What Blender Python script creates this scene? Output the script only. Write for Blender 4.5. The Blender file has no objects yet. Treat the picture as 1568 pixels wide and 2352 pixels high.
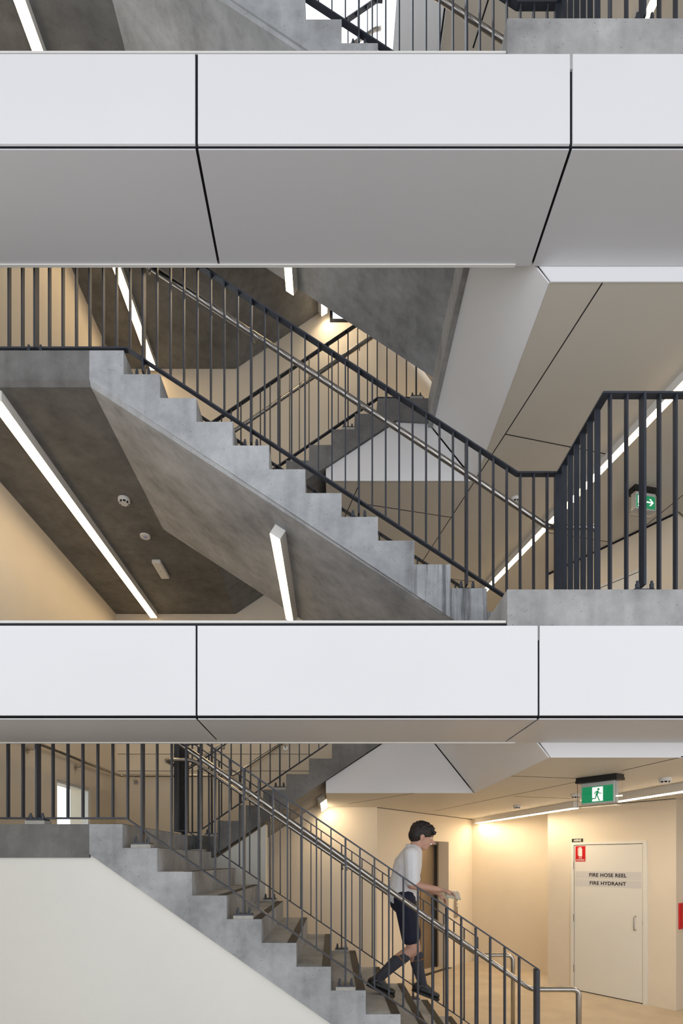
import bpy, bmesh, math, random
from mathutils import Vector, Matrix
random.seed(7)
C = bpy.context.scene.collection
K = 1250.0            # focal length in pixels for a 1568 px wide frame
HZ, VX = 1977.0, 763.0
H = 1.785             # eye height

# ------------------------------------------------------------------ materials
MATS = {}
def new_mat(name):
    m = bpy.data.materials.new(name); m.use_nodes = True
    nt = m.node_tree; b = nt.nodes['Principled BSDF']
    MATS[name] = m
    return m, nt, b
def N(nt, t, **kw):
    n = nt.nodes.new(t)
    for k, v in kw.items():
        if k in n.inputs: n.inputs[k].default_value = v
        else: setattr(n, k, v)
    return n
def pos(nt, scale=(1,1,1)):
    g = N(nt, 'ShaderNodeNewGeometry'); mp = N(nt, 'ShaderNodeMapping')
    mp.inputs['Scale'].default_value = scale
    nt.links.new(g.outputs['Position'], mp.inputs['Vector'])
    return mp.outputs['Vector']
def ramp(nt, fac, stops):
    r = N(nt, 'ShaderNodeValToRGB')
    el = r.color_ramp.elements
    while len(el) < len(stops): el.new(0.5)
    for e, (p, c) in zip(el, stops):
        e.position = p; e.color = (c[0], c[1], c[2], 1) if hasattr(c, '__len__') else (c, c, c, 1)
    nt.links.new(fac, r.inputs['Fac'])
    return r.outputs['Color']
def mul(nt, a, b, fac=1.0):
    m = N(nt, 'ShaderNodeMix', data_type='RGBA', blend_type='MULTIPLY')
    m.inputs[0].default_value = fac
    nt.links.new(a, m.inputs[6]); nt.links.new(b, m.inputs[7])
    return m.outputs[2]
def bump(nt, b, h, strength, dist=0.01):
    bp = N(nt, 'ShaderNodeBump'); bp.inputs['Strength'].default_value = strength; bp.inputs['Distance'].default_value = dist
    nt.links.new(h, bp.inputs['Height']); nt.links.new(bp.outputs['Normal'], b.inputs['Normal'])

def mat_simple(name, col, rough=0.6, metal=0.0, var=0.04, vscale=6.0, bmp=0.0, bscale=120.0, spec=0.5):
    m, nt, b = new_mat(name)
    n = N(nt, 'ShaderNodeTexNoise', Scale=vscale, Detail=5.0)
    nt.links.new(pos(nt), n.inputs['Vector'])
    lo = tuple(max(0, c*(1-var)) for c in col); hi = tuple(min(1, c*(1+var)) for c in col)
    nt.links.new(ramp(nt, n.outputs['Fac'], [(0.3, lo), (0.7, hi)]), b.inputs['Base Color'])
    b.inputs['Roughness'].default_value = rough; b.inputs['Metallic'].default_value = metal
    b.inputs['Specular IOR Level'].default_value = spec
    if bmp:
        n2 = N(nt, 'ShaderNodeTexNoise', Scale=bscale, Detail=3.0)
        nt.links.new(pos(nt), n2.inputs['Vector'])
        bump(nt, b, n2.outputs['Fac'], bmp, 0.004)
    return m

def mat_concrete(name, base, warm=(1,1,1), stained=False, rough=0.75):
    m, nt, b = new_mat(name)
    n1 = N(nt, 'ShaderNodeTexNoise', Scale=2.2, Detail=8.0, Roughness=0.62)
    nt.links.new(pos(nt), n1.inputs['Vector'])
    c1 = ramp(nt, n1.outputs['Fac'], [(0.30, tuple(base*0.68*w for w in warm)), (0.5, tuple(base*w for w in warm)), (0.68, tuple(base*1.25*w for w in warm))])
    n2 = N(nt, 'ShaderNodeTexNoise', Scale=14.0, Detail=8.0, Roughness=0.7)
    nt.links.new(pos(nt), n2.inputs['Vector'])
    c = mul(nt, c1, ramp(nt, n2.outputs['Fac'], [(0.35, 0.86), (0.62, 1.0)]))
    v = N(nt, 'ShaderNodeTexVoronoi', Scale=26.0, Randomness=1.0)
    nt.links.new(pos(nt), v.inputs['Vector'])
    c = mul(nt, c, ramp(nt, v.outputs['Distance'], [(0.06, 0.35), (0.11, 1.0)]), 0.8)
    n3 = N(nt, 'ShaderNodeTexNoise', Scale=1.0, Detail=4.0)
    nt.links.new(pos(nt, (9, 9, 0.7)), n3.inputs['Vector'])
    c = mul(nt, c, ramp(nt, n3.outputs['Fac'], [(0.33, 0.86), (0.5, 1.0)]))
    if stained:   # water runs down the lowest steps of the flight
        n4 = N(nt, 'ShaderNodeTexNoise', Scale=1.0, Detail=5.0, Roughness=0.7)
        nt.links.new(pos(nt, (16, 16, 0.5)), n4.inputs['Vector'])
        st = ramp(nt, n4.outputs['Fac'], [(0.45, 0.42), (0.54, 1.0)])
        g = N(nt, 'ShaderNodeNewGeometry'); s = N(nt, 'ShaderNodeSeparateXYZ')
        nt.links.new(g.outputs['Position'], s.inputs[0])
        mr = N(nt, 'ShaderNodeMapRange'); mr.inputs[1].default_value = 0.5; mr.inputs[2].default_value = 0.62
        nt.links.new(s.outputs['X'], mr.inputs[0])
        mx = N(nt, 'ShaderNodeMix', data_type='RGBA', blend_type='MULTIPLY')
        sn = N(nt, 'ShaderNodeSeparateXYZ'); nt.links.new(g.outputs['Normal'], sn.inputs[0])
        fm = N(nt, 'ShaderNodeMath', operation='LESS_THAN'); fm.inputs[1].default_value = -0.7; nt.links.new(sn.outputs['Y'], fm.inputs[0])
        f2 = N(nt, 'ShaderNodeMath', operation='MULTIPLY'); nt.links.new(fm.outputs[0], f2.inputs[0]); nt.links.new(mr.outputs[0], f2.inputs[1])
        nt.links.new(f2.outputs[0], mx.inputs[0]); nt.links.new(c, mx.inputs[6]); nt.links.new(st, mx.inputs[7])
        c = mx.outputs[2]
    nt.links.new(c, b.inputs['Base Color'])
    b.inputs['Roughness'].default_value = rough
    b.inputs['Specular IOR Level'].default_value = 0.35
    bump(nt, b, n2.outputs['Fac'], 0.18, 0.004)
    return m

def mat_emit(name, col, strength):
    m, nt, b = new_mat(name)
    b.inputs['Base Color'].default_value = (*[min(1, c) for c in col], 1)
    b.inputs['Emission Color'].default_value = (*col, 1); b.inputs['Emission Strength'].default_value = strength
    return m

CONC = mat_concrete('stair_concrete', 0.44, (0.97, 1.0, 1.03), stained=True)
LANDC = mat_concrete('landing_concrete', 0.19, (1.0, 0.99, 0.96))  # darker pour; its tone also carries the shade under the landings
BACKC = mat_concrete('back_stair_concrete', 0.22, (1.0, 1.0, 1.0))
CONC2 = mat_concrete('slab_concrete', 0.43, (1.0, 1.0, 1.0))
CONC_SOF = mat_concrete('soffit_concrete', 0.27, (1.0, 0.97, 0.92))
FLOOR = mat_simple('floor_concrete', (0.62, 0.53, 0.41), 0.5, var=0.10, vscale=2.5, bmp=0.05, bscale=40)
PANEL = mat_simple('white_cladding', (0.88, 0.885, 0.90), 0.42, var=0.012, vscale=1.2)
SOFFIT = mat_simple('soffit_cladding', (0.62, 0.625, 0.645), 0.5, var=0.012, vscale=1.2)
CEIL = mat_simple('ceiling_panel', (0.70, 0.66, 0.585), 0.55, var=0.02, vscale=2)
BLACK = mat_simple('black_gap', (0.006, 0.007, 0.012), 0.8, var=0.1)
PLASTER = mat_simple('cream_plaster', (0.84, 0.755, 0.625), 0.85, var=0.03, vscale=1.5, bmp=0.25, bscale=160)
WHITEWALL = mat_simple('white_plaster', (0.90, 0.90, 0.85), 0.85, var=0.02, vscale=1.0, bmp=0.2, bscale=140)
STEEL = mat_simple('painted_steel', (0.038, 0.044, 0.058), 0.38, var=0.12, vscale=9, bmp=0.05, bscale=60)
STAIN = mat_simple('stainless_steel', (0.50, 0.47, 0.43), 0.27, metal=1.0, var=0.06, vscale=20)
NOSE = mat_simple('nosing', (0.055, 0.05, 0.045), 0.7, var=0.15, vscale=14)
GROUT = mat_simple('grout', (0.42, 0.41, 0.38), 0.9, var=0.12, vscale=40)
WHITE = mat_simple('white_plastic', (0.80, 0.79, 0.76), 0.45, var=0.01)
DOORP = mat_simple('door_paint', (0.86, 0.85, 0.80), 0.4, var=0.015, vscale=1)
LED = mat_emit('led_diffuser', (1.0, 0.79, 0.53), 38.0)
LED2 = mat_emit('led_diffuser_dim', (1.0, 0.74, 0.42), 14.0)
RED = mat_simple('red_sign', (0.62, 0.008, 0.012), 0.4, var=0.02)
SILVER = mat_simple('silver_sign', (0.72, 0.72, 0.72), 0.4, metal=0.0, var=0.03, vscale=2)
INK = mat_simple('black_ink', (0.01, 0.01, 0.01), 0.5, var=0.02)
WINK = mat_simple('white_ink', (0.85, 0.85, 0.83), 0.5, var=0.01)
GREEN = mat_emit('exit_green', (0.004, 0.23, 0.09), 0.75)
EXITW = mat_emit('exit_white', (1, 1, 0.97), 0.75)
LIFTM = mat_simple('lift_steel', (0.34, 0.28, 0.21), 0.4, metal=0.8, var=0.05, vscale=3)
DARKM = mat_simple('dark_metal', (0.05, 0.05, 0.05), 0.35, metal=0.6)
SCREEN = mat_emit('screen_blue', (0.25, 0.42, 1.0), 1.1)
SKIN = mat_simple('skin', (0.58, 0.33, 0.24), 0.55, var=0.05, vscale=25)
HAIR = mat_simple('hair', (0.018, 0.012, 0.010), 0.6, var=0.25, vscale=60)
SHIRT = mat_simple('shirt', (0.80, 0.80, 0.82), 0.8, var=0.02, vscale=10)
SHORTS = mat_simple('shorts', (0.010, 0.013, 0.032), 0.85, var=0.1, vscale=15)
SOCK = mat_simple('sock', (0.05, 0.052, 0.066), 0.9, var=0.12, vscale=60)
SHOE = mat_simple('shoe_leather', (0.010, 0.010, 0.011), 0.35, var=0.1)
ORANGE = mat_simple('sock_stripe', (0.45, 0.16, 0.03), 0.8)
BOOKG = mat_simple('book_cover', (0.25, 0.42, 0.33), 0.6)
PAPER = mat_simple('paper', (0.75, 0.68, 0.55), 0.7)
def glass_mat(name, col=(1,1,1), rough=0.02):
    m, nt, b = new_mat(name)
    b.inputs['Base Color'].default_value = (*col, 1); b.inputs['Roughness'].default_value = rough
    b.inputs['Transmission Weight'].default_value = 1.0; b.inputs['IOR'].default_value = 1.3
    return m
CLEAR = glass_mat('clear_cover')
def thin_glass(name):
    m, nt, b = new_mat(name); out = nt.nodes['Material Output']
    tr = N(nt, 'ShaderNodeBsdfTransparent'); tr.inputs['Color'].default_value = (0.93, 0.96, 0.96, 1)
    gl = N(nt, 'ShaderNodeBsdfGlossy'); gl.inputs['Roughness'].default_value = 0.02
    mx = N(nt, 'ShaderNodeMixShader'); mx.inputs[0].default_value = 0.05; nt.links.new(tr.outputs[0], mx.inputs[1]); nt.links.new(gl.outputs[0], mx.inputs[2])
    nt.links.new(mx.outputs[0], out.inputs['Surface']); return m
GLASS = thin_glass('window_glass')

# ------------------------------------------------------------------ mesh helpers
def origin_of(o):
    v = Vector((0, 0, 0))
    while o is not None:
        v += o.location; o = o.parent
    return v
def obj(name, bm, m, parent=None, smooth=False, kind=None, bevel=0.0, loc=None):
    """links a bmesh given in world coordinates as ONE mesh object"""
    bmesh.ops.recalc_face_normals(bm, faces=bm.faces[:])
    off = origin_of(parent) if parent is not None else Vector(loc or (0, 0, 0))
    bmesh.ops.translate(bm, verts=bm.verts[:], vec=-off)
    me = bpy.data.meshes.new(name); bm.to_mesh(me); bm.free()
    me.materials.append(m)
    if smooth:
        for p in me.polygons: p.use_smooth = True
    o = bpy.data.objects.new(name, me); C.objects.link(o)
    if parent is not None: o.parent = parent
    else: o.location = off
    if bevel:
        md = o.modifiers.new('bevel', 'BEVEL'); md.width = bevel; md.segments = 2; md.limit_method = 'ANGLE'; md.angle_limit = math.radians(35)
    if kind: o['kind'] = kind
    return o
def thing(name, label, cat, loc, group=None):
    o = bpy.data.objects.new(name, None); C.objects.link(o); o.location = loc
    o.empty_display_size = 0.05
    return tag(o, label, cat, group)
def tag(o, label, cat, group=None):
    o['label'] = label; o['category'] = cat
    if group: o['group'] = group
    return o
def struct(name, bm, m, parent=None, **kw):
    o = obj(name, bm, m, parent, **kw)
    if parent is None: o['kind'] = 'structure'
    return o
def BM(): return bmesh.new()
def box(bm, x0, x1, y0, y1, z0, z1):
    vs = [bm.verts.new(p) for p in ((x0,y0,z0),(x1,y0,z0),(x1,y1,z0),(x0,y1,z0),(x0,y0,z1),(x1,y0,z1),(x1,y1,z1),(x0,y1,z1))]
    for f in ((0,3,2,1),(4,5,6,7),(0,1,5,4),(1,2,6,5),(2,3,7,6),(3,0,4,7)): bm.faces.new([vs[i] for i in f])
    return bm
def prism(bm, pts, vec):
    """closed polygon of 3-D points pushed along vec"""
    vec = Vector(vec); a = [bm.verts.new(Vector(p)) for p in pts]; b = [bm.verts.new(Vector(p)+vec) for p in pts]
    n = len(pts); f1 = bm.faces.new(a); f2 = bm.faces.new(list(reversed(b)))
    for i in range(n): bm.faces.new((a[i], b[i], b[(i+1) % n], a[(i+1) % n]))
    bm.normal_update()
    if n > 4: bmesh.ops.triangulate(bm, faces=[f1, f2])
    return bm
def xz_prism(bm, pts, y0, y1): return prism(bm, [(x, y0, z) for x, z in pts], (0, y1-y0, 0))
def xy_prism(bm, pts, z0, z1): return prism(bm, [(x, y, z0) for x, y in pts], (0, 0, z1-z0))
def fbox(bm, O, u, n, s0, s1, o0, o1, z0, z1):
    """box in a wall frame: s along the wall, o out of the wall"""
    P = lambda s, o, z: Vector((O[0]+u[0]*s+n[0]*o, O[1]+u[1]*s+n[1]*o, z))
    return prism(bm, [P(s0,o0,z0), P(s1,o0,z0), P(s1,o1,z0), P(s0,o1,z0)], (0, 0, z1-z0))
def cyl(bm, c, r, h, axis='Z', seg=24, r2=None):
    m = Matrix.Translation(c)
    if axis == 'Y': m = m @ Matrix.Rotation(math.pi/2, 4, 'X')
    if axis == 'X': m = m @ Matrix.Rotation(math.pi/2, 4, 'Y')
    bmesh.ops.create_cone(bm, cap_ends=True, segments=seg, radius1=r, radius2=r if r2 is None else r2, depth=h, matrix=m)
    return bm
def fillet(pts, r, n=6):
    pts = [Vector(p) for p in pts]; out = [pts[0]]
    for i in range(1, len(pts)-1):
        p, a, b = pts[i], pts[i-1]-pts[i], pts[i+1]-pts[i]
        rr = min(r, a.length*0.45, b.length*0.45)
        A = p+a.normalized()*rr; B = p+b.normalized()*rr
        for k in range(n+1):
            t = k/n; out.append(A.lerp(p, t).lerp(p.lerp(B, t), t))
    out.append(pts[-1]); return out
def tube(bm, pts, r, seg=12, fr=0.0, fn=6):
    pts = fillet(pts, fr, fn) if fr else [Vector(p) for p in pts]
    t0 = (pts[1]-pts[0]).normalized()
    up = Vector((0,0,1)) if abs(t0.z) < 0.9 else Vector((0,1,0))
    x = t0.cross(up).normalized(); rings = []
    for i, p in enumerate(pts):
        if i == 0: t = t0
        elif i == len(pts)-1: t = (pts[i]-pts[i-1]).normalized()
        else: t = ((pts[i]-pts[i-1]).normalized()+(pts[i+1]-pts[i]).normalized()).normalized()
        x = (x - t*x.dot(t)).normalized(); y = t.cross(x)
        rings.append([bm.verts.new(p+(x*math.cos(a)+y*math.sin(a))*r) for a in (2*math.pi*k/seg for k in range(seg))])
    for a, b in zip(rings, rings[1:]):
        for k in range(seg): bm.faces.new((a[k], a[(k+1) % seg], b[(k+1) % seg], b[k]))
    bm.faces.new(list(reversed(rings[0]))); bm.faces.new(rings[-1])
    return bm
def strip(bm, pts, tv, y0, y1):
    """flat bar following a polyline in the X-Z plane"""
    xz_prism(bm, [(x, z) for x, z in pts]+[(x, z-tv) for x, z in reversed(pts)], y0, y1); return bm

# ------------------------------------------------------------------ levels
SY0, SY1 = 3.906, 5.65         # front flights, near and far face
BY0, BY1 = 5.90, 7.55          # back flights
FL = [0.0, 3.4, 6.8, 10.2]
LD = [2.0475, 5.4475, 8.8475]  # half landings
R = 0.170625
XL, YB = -3.0, 7.55            # left wall, back wall
FY = 3.236                     # front plane of the balconies
SOFY = 3.884                   # rear edge of the balcony soffits

# door wall and lift wall frames
DO, DU, DN = Vector((3.109, 7.857)), Vector((0.577, -0.817)), Vector((-0.817, -0.577))
LO = Vector((0.62, 7.55)); LU = (Vector((2.5, 9.75))-LO).normalized(); LN = Vector((LU.y, -LU.x))
AO = Vector((2.5, 9.75)); AU = Vector((0.58, -0.8146)); AN = Vector((-0.8146, -0.58))
DE = DO+DU*1.694               # right end of door wall
RU = Vector((0.8146, 0.58))    # return wall beyond it
RE = DE+RU*2.4

# ------------------------------------------------------------------ setting
TOPW = 10.6
struct('floor', xy_prism(BM(), [(-7, -1.2), (9, -1.2), (9, 12), (-7, 12)], -0.3, 0.0), FLOOR)
struct('ceiling', xy_prism(BM(), [(-14, -12.0), (14, -12.0), (14, 5.6), (-14, 5.6)], 11.2, 11.4), CONC_SOF)  # out-of-frame roof, added and extended forward to shade the top floor
struct('wall_added_opposite', box(BM(), -14, 14, -12.3, -12.0, 7.0, 11.2), CONC_SOF)  # unseen wall, added to cut the horizon sky from the top floor
bm = BM()
# left wall with a low window on the ground half landing
wy0, wy1, wz0, wz1 = 5.93, 6.75, 2.12, 2.672
ny0, ny1, nz1 = 3.85, 4.84, 8.30              # tall unseen window, added to throw daylight into the stair void
vy0, vy1, vz0, vz1 = 5.72, 7.38, 5.5, 7.08      # unseen window on the middle half landing, added for side light
box(bm, XL-0.25, XL, 3.3, wy0, 0, 5.2); box(bm, XL-0.25, XL, wy1, YB+0.25, 0, 5.2)
box(bm, XL-0.25, XL, wy0, wy1, 0, wz0); box(bm, XL-0.25, XL, wy0, wy1, wz1, 5.2)
box(bm, XL-0.25, XL, 3.3, YB+0.25, 5.2, vz0); box(bm, XL-0.25, XL, ny1, YB+0.25, vz1, nz1); box(bm, XL-0.25, XL, 3.3, YB+0.25, nz1, 9.1)
box(bm, XL-0.25, XL, 3.3, ny0, vz0, nz1); box(bm, XL-0.25, XL, ny1, vy0, vz0, vz1); box(bm, XL-0.25, XL, vy1, YB+0.25, vz0, vz1)
struct('wall_left', bm, PLASTER)
w1 = struct('window_1', box(BM(), XL-0.045, XL-0.035, wy0, wy1, wz0, wz1), GLASS)
bm = BM()
for a in ((wy0, wy0+0.03, wz0, wz1), (wy1-0.03, wy1, wz0, wz1), (wy0+0.03, wy1-0.03, wz0, wz0+0.03), (wy0+0.03, wy1-0.03, wz1-0.03, wz1)):
    box(bm, XL-0.07, XL-0.012, *a)
obj('window_frame', bm, WHITE, w1)
w3 = struct('window_added_3', box(BM(), XL-0.12, XL-0.11, vy0, vy1, vz0, vz1), GLASS)
bm = BM()
for a in ((vy0, vy0+0.04, vz0, vz1), (vy1-0.04, vy1, vz0, vz1), (vy0+0.04, vy1-0.04, vz0, vz0+0.04), (vy0+0.04, vy1-0.04, vz1-0.04, vz1)):
    box(bm, XL-0.15, XL-0.08, *a)
obj('window_frame', bm, WHITE, w3)
w4 = struct('window_added_4', box(BM(), XL-0.12, XL-0.11, ny0, ny1, vz0, nz1), GLASS)
bm = BM()
for a in ((ny0, ny0+0.04, vz0, nz1), (ny1-0.04, ny1, vz0, nz1), (ny0+0.04, ny1-0.04, vz0, vz0+0.04), (ny0+0.04, ny1-0.04, nz1-0.04, nz1)):
    box(bm, XL-0.15, XL-0.08, *a)
obj('window_frame', bm, WHITE, w4)
bm = BM()
# back wall with the upper window
bx0, bx1, bz0, bz1 = -0.035, 0.62, 9.255, 10.3
box(bm, XL, bx0, YB, YB+0.25, 0, TOPW); box(bm, bx0, bx1, YB, YB+0.25, 0, bz0); box(bm, bx0, bx1, YB, YB+0.25, bz1, TOPW)
struct('wall_back', bm, PLASTER)
struct('wall_left_front', box(BM(), -3.3, -3.05, 1.7, 3.22, 0, 2.6), PLASTER)
w2 = struct('window_2', box(BM(), bx0, bx1, YB+0.08, YB+0.09, bz0, bz1), GLASS)
bm = BM()
for a in ((bx0, bx0+0.04, bz0, bz1), (bx1-0.04, bx1, bz0, bz1)): box(bm, a[0], a[1], YB-0.01, YB+0.14, a[2], a[3])
box(bm, bx0+0.04, bx1-0.04, YB-0.01, YB+0.14, bz0, bz0+0.04); box(bm, bx0+0.04, bx1-0.04, YB-0.01, YB+0.14, bz1-0.04, bz1)
obj('window_frame', bm, BLACK, w2)
for z in (3.265, 3.03):   # shadow joints in the plaster of the ground half landing
    obj('joint', box(BM(), XL+0.02, -0.3, YB-0.0025, YB+0.01, z-0.003, z+0.003), NOSE, bpy.data.objects['wall_back'])
# lift wall with opening
LS0, LS1, LH = 1.0, 2.037, 2.10
bm = BM()
Lw = (AO-LO).length
fbox(bm, LO, LU, LN, 0.0, LS0, -0.28, 0, 0, TOPW); fbox(bm, LO, LU, LN, LS1, Lw, -0.28, 0, 0, TOPW); fbox(bm, LO, LU, LN, LS0, LS1, -0.28, 0, LH, TOPW)
struct('wall_lift', bm, PLASTER)
d2 = struct('door_2', fbox(BM(), LO, LU, LN, LS0, LS1-0.09, -0.27, -0.22, 0.01, LH-0.06), LIFTM)
obj('door_seam', fbox(BM(), LO, LU, LN, 1.50, 1.508, -0.219, -0.217, 0.02, LH-0.07), BLACK, d2)
bm = BM(); fbox(bm, LO, LU, LN, LS1-0.09, LS1-0.075, -0.27, -0.17, 0.0, LH-0.045); fbox(bm, LO, LU, LN, LS0, LS1-0.09, -0.27, -0.17, LH-0.06, LH-0.045)
obj('door_frame', bm, DARKM, d2)
obj('door_jamb', fbox(BM(), LO, LU, LN, LS1-0.075, LS1-0.002, -0.27, -0.19, 0.0, LH-0.005), LIFTM, d2)
obj('door_sill', fbox(BM(), LO, LU, LN, LS0, LS1, -0.02, 0.06, 0.0, 0.006), NOSE, d2)
struct('wall_right_rear', fbox(BM(), AO, AU, AN, 0, 1.75, -0.25, 0, 0, TOPW), PLASTER)
struct('wall_right', fbox(BM(), DO, DU, DN, 0, (DE-DO).length, -0.55, 0, 0, TOPW), PLASTER)
struct('wall_right_return', fbox(BM(), DE, RU, Vector((-RU.y, RU.x)), 0.0, 2.4, 0.0, 0.3, 0, TOPW), PLASTER)
struct('baseboard_right', fbox(BM(), AO, AU, AN, 0.02, 1.6, 0, 0.012, 0, 0.045), PLASTER)
# side walls well outside the frame to close the stair hall
struct('wall_right_end', box(BM(), RE.x-0.05, RE.x+0.2, 2.4, RE.y+0.2, 0, TOPW), PLASTER)

FLOORPOLY = [(1.041, FY+0.004), (RE.x-0.06, FY+0.004), (RE.x-0.06, RE.y-0.1), (DE.x+0.02, DE.y-0.02), (DO.x-0.02, DO.y-0.01), (3.33, 8.55), (2.49, 9.7), (1.041, 8.035)]
CEILPOLY = [(-0.07, 5.955), (1.558, 5.955), (1.558, SOFY+0.012), (RE.x-0.06, SOFY+0.012), (RE.x-0.06, RE.y-0.1), (DE.x+0.02, DE.y-0.02), (DO.x-0.02, DO.y-0.01), (3.33, 8.55), (2.49, 9.7), (0.63, YB-0.005), (-0.07, YB-0.005)]
CZ = [2.526, 5.926, 9.326]
def pxc(x, y, z):             # where a sight line meets the horizontal plane z
    d = (z-H)*K/(HZ-y); return Vector(((x-VX)*d/K, d))
CJ = {0: [((800,1846),(950,1822)), ((1000,1862),(1328,1795)), ((1428,1770),(1568,1738)), ((1174,1782),(1328,1788)), ((1180,1829),(1310,1834))],
      1: [((1384,648),(1160,997)), ((1160,997),(968,1292)), ((1160,997),(1393,1043)), ((822,1118),(786,1200)), ((845,1159),(1034,1188)), ((1036,1330),(1090,1336)), ((1256,1223),(1421,1248)), ((1440,1242),(1568,1137))],
      2: []}
def joint_strip(a, b, z, w=0.009):
    a, b = Vector(a), Vector(b); n = Vector((-(b-a).y, (b-a).x)).normalized()*w/2
    return xy_prism(BM(), [a-n, b-n, b+n, a+n], z-0.0015, z+0.004)
for i in range(3):
    poly = CEILPOLY
    if i == 2: poly = [(1.01, SOFY+0.012)]+CEILPOLY[3:-2]+[(1.01, 7.9)]
    c = struct('ceiling', xy_prism(BM(), poly, CZ[i], CZ[i]+0.05), CEIL)
    for a, b in CJ[i]:
        A, B = pxc(*a, CZ[i]), pxc(*b, CZ[i])
        obj('joint', joint_strip(A, B, CZ[i]), BLACK, c)
    bm = BM(); bm2 = None
    if i < 2:
        for O, u, n, s0, s1 in ((DO, DU, DN, 0.0, 1.69), (LO, LU, LN, 0.0, Lw-0.02)):
            fbox(bm, O, u, n, s0, s1, 0.0, 0.012, CZ[i]-(0.006 if i == 0 else 0.022), CZ[i])
        obj('shadow_gap', bm, BLACK, c)
for i in (1, 2):
    struct('floor', xy_prism(BM(), FLOORPOLY, FL[i]-0.3, FL[i]), CONC2)
# ceiling joint on the top floor, seen over the balcony
c = [o for o in bpy.data.objects if o.name.startswith('ceiling')][-1]
obj('joint', joint_strip(pxc(1086, 110, CZ[2]), pxc(1135, -45, CZ[2]), CZ[2], 0.014), BLACK, c)

# wall below the ground flight and below the back flight
LS = 0.7026                                    # soffit slope of the ground flight
gx = lambda x: 1.832-LS*(x+1.744)
struct('wall_stair_front', xz_prism(BM(), [(XL, 0.0), (0.86, 0.0), (-1.744, 1.83), (XL, 1.83)], SY0+0.025, SY0+0.2), WHITEWALL)
struct('wall_stair_back', xz_prism(BM(), [(-1.9, 0.0), (-0.726, 0.0), (-0.726, 2.18), (-1.25, 1.82), (-1.9, 1.80)], BY0+0.02, BY0+0.2), WHITEWALL)

# ------------------------------------------------------------------ balconies (box beams clad in panels)
ORD = ['lower', 'upper']
for i in (0, 1):
    dz = 3.4*i
    z0, z1 = 2.650+dz, 3.183+dz
    js = -0.808, (1.227 if i == 0 else 1.421)
    g = 0.0062 if i == 0 else 0.0085
    xs = [(-4.2, js[0]-g), (js[0]+g, js[1]-g), (js[1]+g, RE.x-0.06)]
    words = ['left', 'long middle', 'right']
    for (a, b), w in zip(xs, words):
        tag(obj('fascia_panel', box(BM(), a, b, FY, FY+0.014, z0, z1), PANEL, loc=((a+b)/2, FY, z0), bevel=0.0015),
            f'{w} white front panel of the {ORD[i]} balcony', 'cladding panel', 'balcony front panels')
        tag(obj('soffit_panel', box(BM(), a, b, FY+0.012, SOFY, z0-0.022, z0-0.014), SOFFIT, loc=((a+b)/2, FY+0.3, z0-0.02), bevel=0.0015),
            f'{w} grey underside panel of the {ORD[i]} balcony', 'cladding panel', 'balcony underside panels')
    beam = thing('balcony_beam', f'black recessed core with thin white capping inside the {ORD[i]} balcony', 'beam', (0, FY+0.3, z0))
    bm = BM(); box(bm, -4.2, RE.x-0.06, FY+0.016, SOFY-0.02, z0-0.004, z1+0.018-0.001)
    obj('core', bm, BLACK, beam)
    obj('capping', box(BM(), -4.2, 1.036, FY+0.012, FY+0.14, z1+0.022, z1+0.036), WHITE, beam)
    obj('edge_trim', box(BM(), -4.2, 1.30, SOFY-0.016, SOFY+0.002, z0-0.030, z0-0.021), WHITE, beam)
    # bulkhead round the ceiling behind the balcony
    c = CZ[i]; sl = 1.549
    tag(obj('bulkhead_panel', xz_prism(BM(), [(1.562, c-0.004), (RE.x-0.06, c-0.004), (RE.x-0.06, c+0.114), (1.475, c+0.114)], SOFY+0.003, SOFY+0.011), PANEL, loc=(1.56, SOFY, c)),
        f'narrow white strip along the ceiling edge behind the {ORD[i]} balcony, right side', 'cladding panel', 'bulkhead panels')
    n = Vector((0.574, 0, 0.459)).normalized()*0.012
    pts = [(1.549, SOFY+0.016, c-0.004), (1.549, 5.915, c-0.004), (1.09, 5.915, c+0.570), (1.09, SOFY+0.016, c+0.570)]
    bm = BM(); prism(bm, pts, n)
    tag(obj('bulkhead_panel', bm, PANEL, loc=(1.3, 4.9, c)), f'large sloping white panel over the void behind the {ORD[i]} balcony', 'cladding panel', 'bulkhead panels')
    bm = BM(); xz_prism(bm, [(-0.07, c-0.004), (-0.07, c+0.125), (0.70, c+0.635), (1.03, c+0.625), (1.075, c+0.575), (1.536, c-0.004)], 5.926, 5.938)
    tag(obj('bulkhead_panel', bm, PANEL, loc=(0.7, 5.93, c)), f'white rear panel under the back stair at the {ORD[i]} balcony level', 'cladding panel', 'bulkhead panels')
    bm = BM(); xz_prism(bm, [(1.0, c+0.60), (1.09, c+0.59), (1.56, c+0.02), (1.56, c+0.0), (1.60, c+0.0), (1.60, c+0.6)], 5.939, 5.95)
    prism(bm, [(1.563, SOFY+0.012, c+0.002), (1.563, 5.938, c+0.002), (1.107, 5.938, c+0.572), (1.107, SOFY+0.012, c+0.572)], n*0.3)
    obj('backing', bm, BLACK, beam)
# top floor bulkhead
c = CZ[2]
pts = [(1.004, SOFY+0.004, c-0.004), (1.004, 7.6, c-0.004), (0.60, 7.6, c+0.52), (0.60, SOFY+0.004, c+0.52)]
bm = BM(); prism(bm, pts, Vector((0.01, 0, 0.008)))
tag(obj('bulkhead_panel', bm, PANEL, loc=(0.8, 5, c)), 'white sloping panel at the very top behind the upper railing', 'cladding panel', 'bulkhead panels')
struct('trim_1', box(BM(), 0.985, 1.0, SOFY+0.02, 7.6, c-0.012, c-0.004), BLACK)
struct('wall_top_front', box(BM(), 1.10, RE.x-0.06, SOFY+0.02, SOFY+0.06, c+0.06, c+1.3), PLASTER)

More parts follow.
